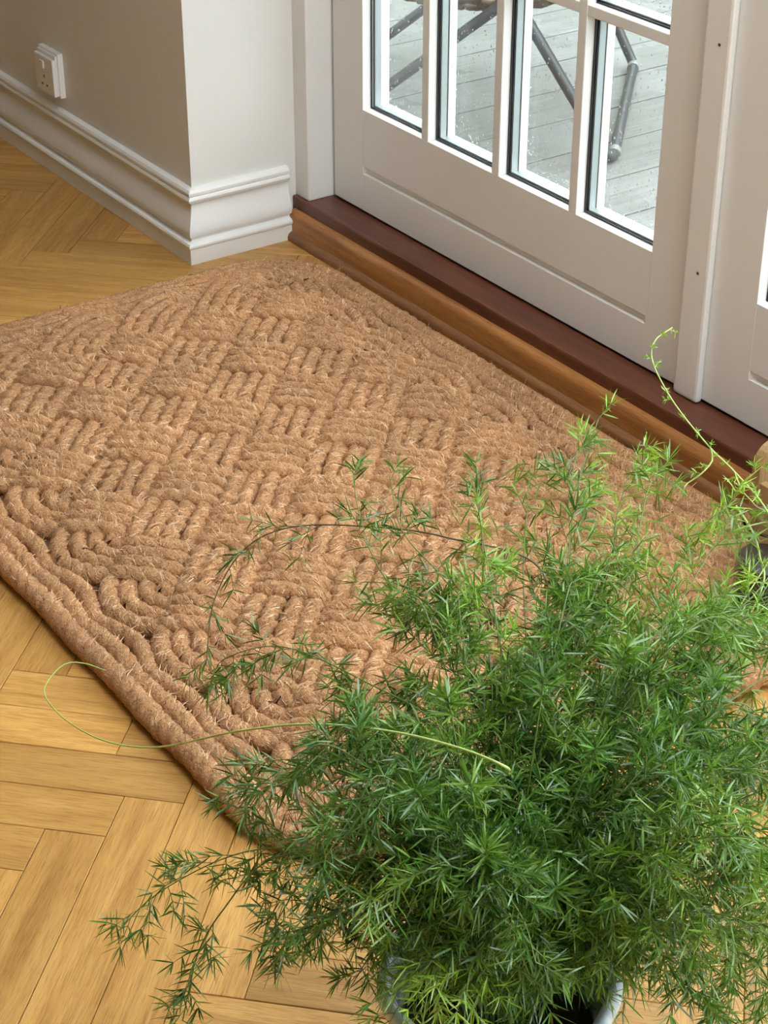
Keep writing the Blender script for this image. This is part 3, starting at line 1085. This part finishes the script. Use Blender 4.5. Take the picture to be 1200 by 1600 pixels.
frond([(2.05, -.78, .155), (1.99, -.5, .40), (1.938, -.373, .45), (1.889, -.368, .5), (1.849, -.378, .53), (1.82, -.389, .55), (1.779, -.399, .58), (1.741, -.394, .6), (1.712, -.38, .61), (1.701, -.365, .62), (1.689, -.331, .62)],
      leaf='leafyoung', stem='stempale', start=.55, gap=.02, blen=.012, nlen=.006, dens=.5, thick=.0016)
frond([(1.82, -.389, .55), (1.828, -.393, .54), (1.829, -.408, .53), (1.823, -.42, .52), (1.828, -.429, .52)], leaf='leafyoung', stem='stempale', start=.3, gap=.012, blen=.012, nlen=.007, dens=.6, thick=.0012)
frond([(2.05, -.78, .155), (1.98, -.55, .40), (1.91, -.368, .48), (1.872, -.369, .5), (1.836, -.353, .5), (1.842, -.334, .52)], leaf='leafyoung', stem='stempale', start=.7, gap=.016, blen=.02, nlen=.012, dens=.8)
frond([(1.861, -.386, .5), (1.885, -.383, .48), (1.903, -.387, .46), (1.934, -.415, .44), (1.99, -.55, .38)], stem='stempale', start=2, thick=.0013)
SP = [
    ([(1.887, -.773, .5), (1.79, -.778, .52), (1.693, -.741, .53), (1.618, -.699, .54)], 'leaf', .45, .024, .5),
    ([(1.907, -.744, .5), (1.821, -.733, .52), (1.747, -.726, .53), (1.667, -.686, .54)], 'leaf', .4, .022, .6),
    ([(1.893, -.638, .45), (1.849, -.597, .5), (1.773, -.528, .52), (1.692, -.431, .54)], 'leafyoung', .45, .016, .8),
    ([(1.907, -.618, .45), (1.871, -.566, .5), (1.809, -.498, .52), (1.755, -.427, .54)], 'leafyoung', .45, .018, .8),
    ([(1.936, -.577, .45), (1.923, -.53, .5), (1.899, -.476, .52), (1.887, -.414, .53)], 'leafyoung', .4, .016, .8),
    ([(1.946, -.742, .45), (1.914, -.734, .5), (1.859, -.705, .53), (1.807, -.676, .55)], 'leafyoung', .7, .013, 1.0),
    ([(1.952, -.819, .45), (1.845, -.844, .46), (1.712, -.847, .42), (1.649, -.878, .38), (1.655, -.897, .36)], 'leaf', .3, .012, .9),
    ([(1.995, -.85, .42), (1.913, -.89, .42), (1.841, -.907, .38), (1.799, -.926, .33), (1.802, -.943, .3)], 'leaf', .3, .012, .9),
    ([(1.99, -.881, .32), (1.964, -.926, .3), (1.931, -.94, .25), (1.919, -.947, .22)], 'leaf', .4, .012, .9),
    ([(2.098, -.669, .33), (2.131, -.63, .28), (2.134, -.598, .2), (2.126, -.605, .12)], 'leaf', .4, .011, .9),
    ([(2.114, -.645, .33), (2.148, -.606, .28), (2.148, -.578, .2), (2.147, -.574, .12)], 'leaf', .4, .011, .9),
    ([(1.90, -.69, .45), (1.83, -.64, .5), (1.76, -.58, .52), (1.70, -.53, .52)], 'leafmid', .35, .018, .7),
    ([(1.90, -.65, .46), (1.85, -.60, .52), (1.80, -.56, .54), (1.74, -.50, .55)], 'leaf', .35, .015, .8),
    ([(1.92, -.60, .46), (1.88, -.54, .52), (1.83, -.48, .54), (1.79, -.42, .52)], 'leafmid', .35, .015, .8),
    ([(1.95, -.56, .46), (1.93, -.50, .50), (1.90, -.44, .51), (1.87, -.38, .50)], 'leafmid', .35, .015, .8),
    ([(1.90, -.72, .47), (1.82, -.68, .51), (1.76, -.64, .53), (1.70, -.60, .53)], 'leaf', .35, .018, .7),
    ([(1.97, -.53, .44), (1.97, -.46, .48), (1.95, -.40, .50), (1.92, -.35, .51)], 'leafyoung', .4, .016, .8),
    ([(2.05, -.62, .42), (2.04, -.52, .44), (2.02, -.43, .42), (2.0, -.36, .37)], 'leafmid', .3, .011, .9),
    ([(2.08, -.62, .40), (2.09, -.53, .41), (2.08, -.44, .38), (2.06, -.37, .32)], 'leaf', .3, .011, .9),
    ([(2.0, -.6, .45), (1.97, -.5, .46), (1.95, -.42, .44), (1.93, -.36, .4)], 'leaf', .3, .012, .9),
    ([(2.09, -.93, .34), (2.11, -.96, .30), (2.125, -.975, .24)], 'leafyoung', .3, .012, .8),
    ([(2.11, -.91, .34), (2.135, -.935, .29), (2.145, -.945, .23)], 'leafyoung', .3, .012, .8),
    ([(2.073, -.761, .32), (2.093, -.73, .28), (2.093, -.694, .22), (2.081, -.711, .17)], 'leaf', .4, .012, .9),
]
for pts, lf, st, gp, dn in SP:
    p1 = np.array(pts[0])
    mid = (crown + p1) / 2 + np.array([0, 0, .05])
    frond([crown, mid] + pts, leaf=lf, start=.3 + st * .5, gap=gp, dens=dn)

# shoots that end in an open star of needles
STARS = [(2.044, -.922, .5), (2.056, -.873, .49), (2.164, -.762, .4), (2.136, -.841, .42), (1.991, -.85, .53), (1.88, -.868, .47), (2.107, -.783, .52), (2.14, -.7, .47),
         (2.105, -.862, .36), (2.037, -.783, .55), (2.053, -.59, .48), (2.02, -.674, .53), (2.173, -.67, .4), (2.045, -.927, .4), (2.094, -.885, .45)]
for k, st_ in enumerate(STARS):
    st_ = np.array(st_)
    out = unit(st_ - (PC + np.array([0, 0, .2])))
    path = catmull([crown + out * .02, crown * .45 + st_ * .55 + np.array([0, 0, .02]), st_], .008)
    sv, sf = thin_tube(path, np.linspace(.0012, .0007, len(path)))
    o = link('frond', np_mesh('frond', sv - PC, sf, True), M['stem'], fern)
    rad_ = unit(np.cross(out, rng.normal(size=(58, 3))))
    lv = rng.integers(0, 4, 58)
    pp = st_ - out * (lv * .006)[:, None]
    v, f = needles(pp, rad_ + out * rng.uniform(.15, .9, (58, 1)), rng.uniform(.020, .031, 58), rng.uniform(.0016, .0023, 58), rng.normal(0, .003, 58))
    tag(link('needles', np_mesh('needles', v - PC, f), M['leafmid' if k % 3 else 'leaf'], o), kind='stuff')

# ------------------------------------------------------------------ things half hidden at the right
bx = empty('wooden_crate', (1.55, 0.15, 0.051))
tag(bx, 'light wooden crate with a rounded end board against the door sill', 'crate')


def end_board(x0, x1, z1, rad):
    bm = bmesh.new()
    out = [(-.05, 0), (.05, 0)]
    for k in range(7): out.append((.05 - rad + rad * math.cos(k * math.pi / 12), z1 - rad + rad * math.sin(k * math.pi / 12)))
    for k in range(7): out.append((-.05 + rad - rad * math.sin(k * math.pi / 12), z1 - rad + rad * math.cos(k * math.pi / 12)))
    a = [bm.verts.new((x0, y, z)) for y, z in out]
    b_ = [bm.verts.new((x1, y, z)) for y, z in out]
    bm.faces.new(a)
    bm.faces.new(b_[::-1])
    for i in range(len(out)):
        j = (i + 1) % len(out)
        bm.faces.new((a[j], a[i], b_[i], b_[j]))
    s = MB()
    s.bm.free()
    s.bm = bm
    return s


end_board(-.12, -.105, .17, .03).build('end_board', M['lightwood'], bx)
end_board(.105, .12, .17, .03).build('end_board', M['lightwood'], bx)
for y in (-.048, .036):
    for z in (.015, .07):
        MB().box(-.105, .105, y, y + .012, z, z + .045, .001).build('slat', M['lightwood'], bx)
MB().box(-.105, .105, -.036, .036, .004, .014).build('base', M['lightwood'], bx)

jar = empty('glass_jar', (1.535, 0.04, 0.051))
tag(jar, 'clear glass jar with dark contents behind the fern', 'jar')
MB().lathe([(0, 0), (.042, 0), (.047, .006), (.047, .085), (.041, .1), (.041, .115), (.0435, .118), (.041, .121), (.038, .117), (.038, .1), (.044, .084), (.044, .008), (0, .005)], 40).build('glass', M['jar'], jar, True, 50)
MB().lathe([(0, .006), (.0435, .006), (.0435, .06), (0, .062)], 32).build('contents', M['dark'], jar, True, 50)
og = empty('orange_pot', (1.80, -0.15, 0))
tag(og, 'small bright orange pot showing through the fern needles', 'pot')
MB().lathe([(0, 0), (.035, 0), (.038, .004), (.046, .075), (.05, .078), (.05, .092), (.044, .092), (.042, .07), (0, .068)], 36).build('body', M['orange'], og, True, 40)
MB().lathe([(0, .0685), (.041, .0705)], 30).build('soil', M['soil'], og)
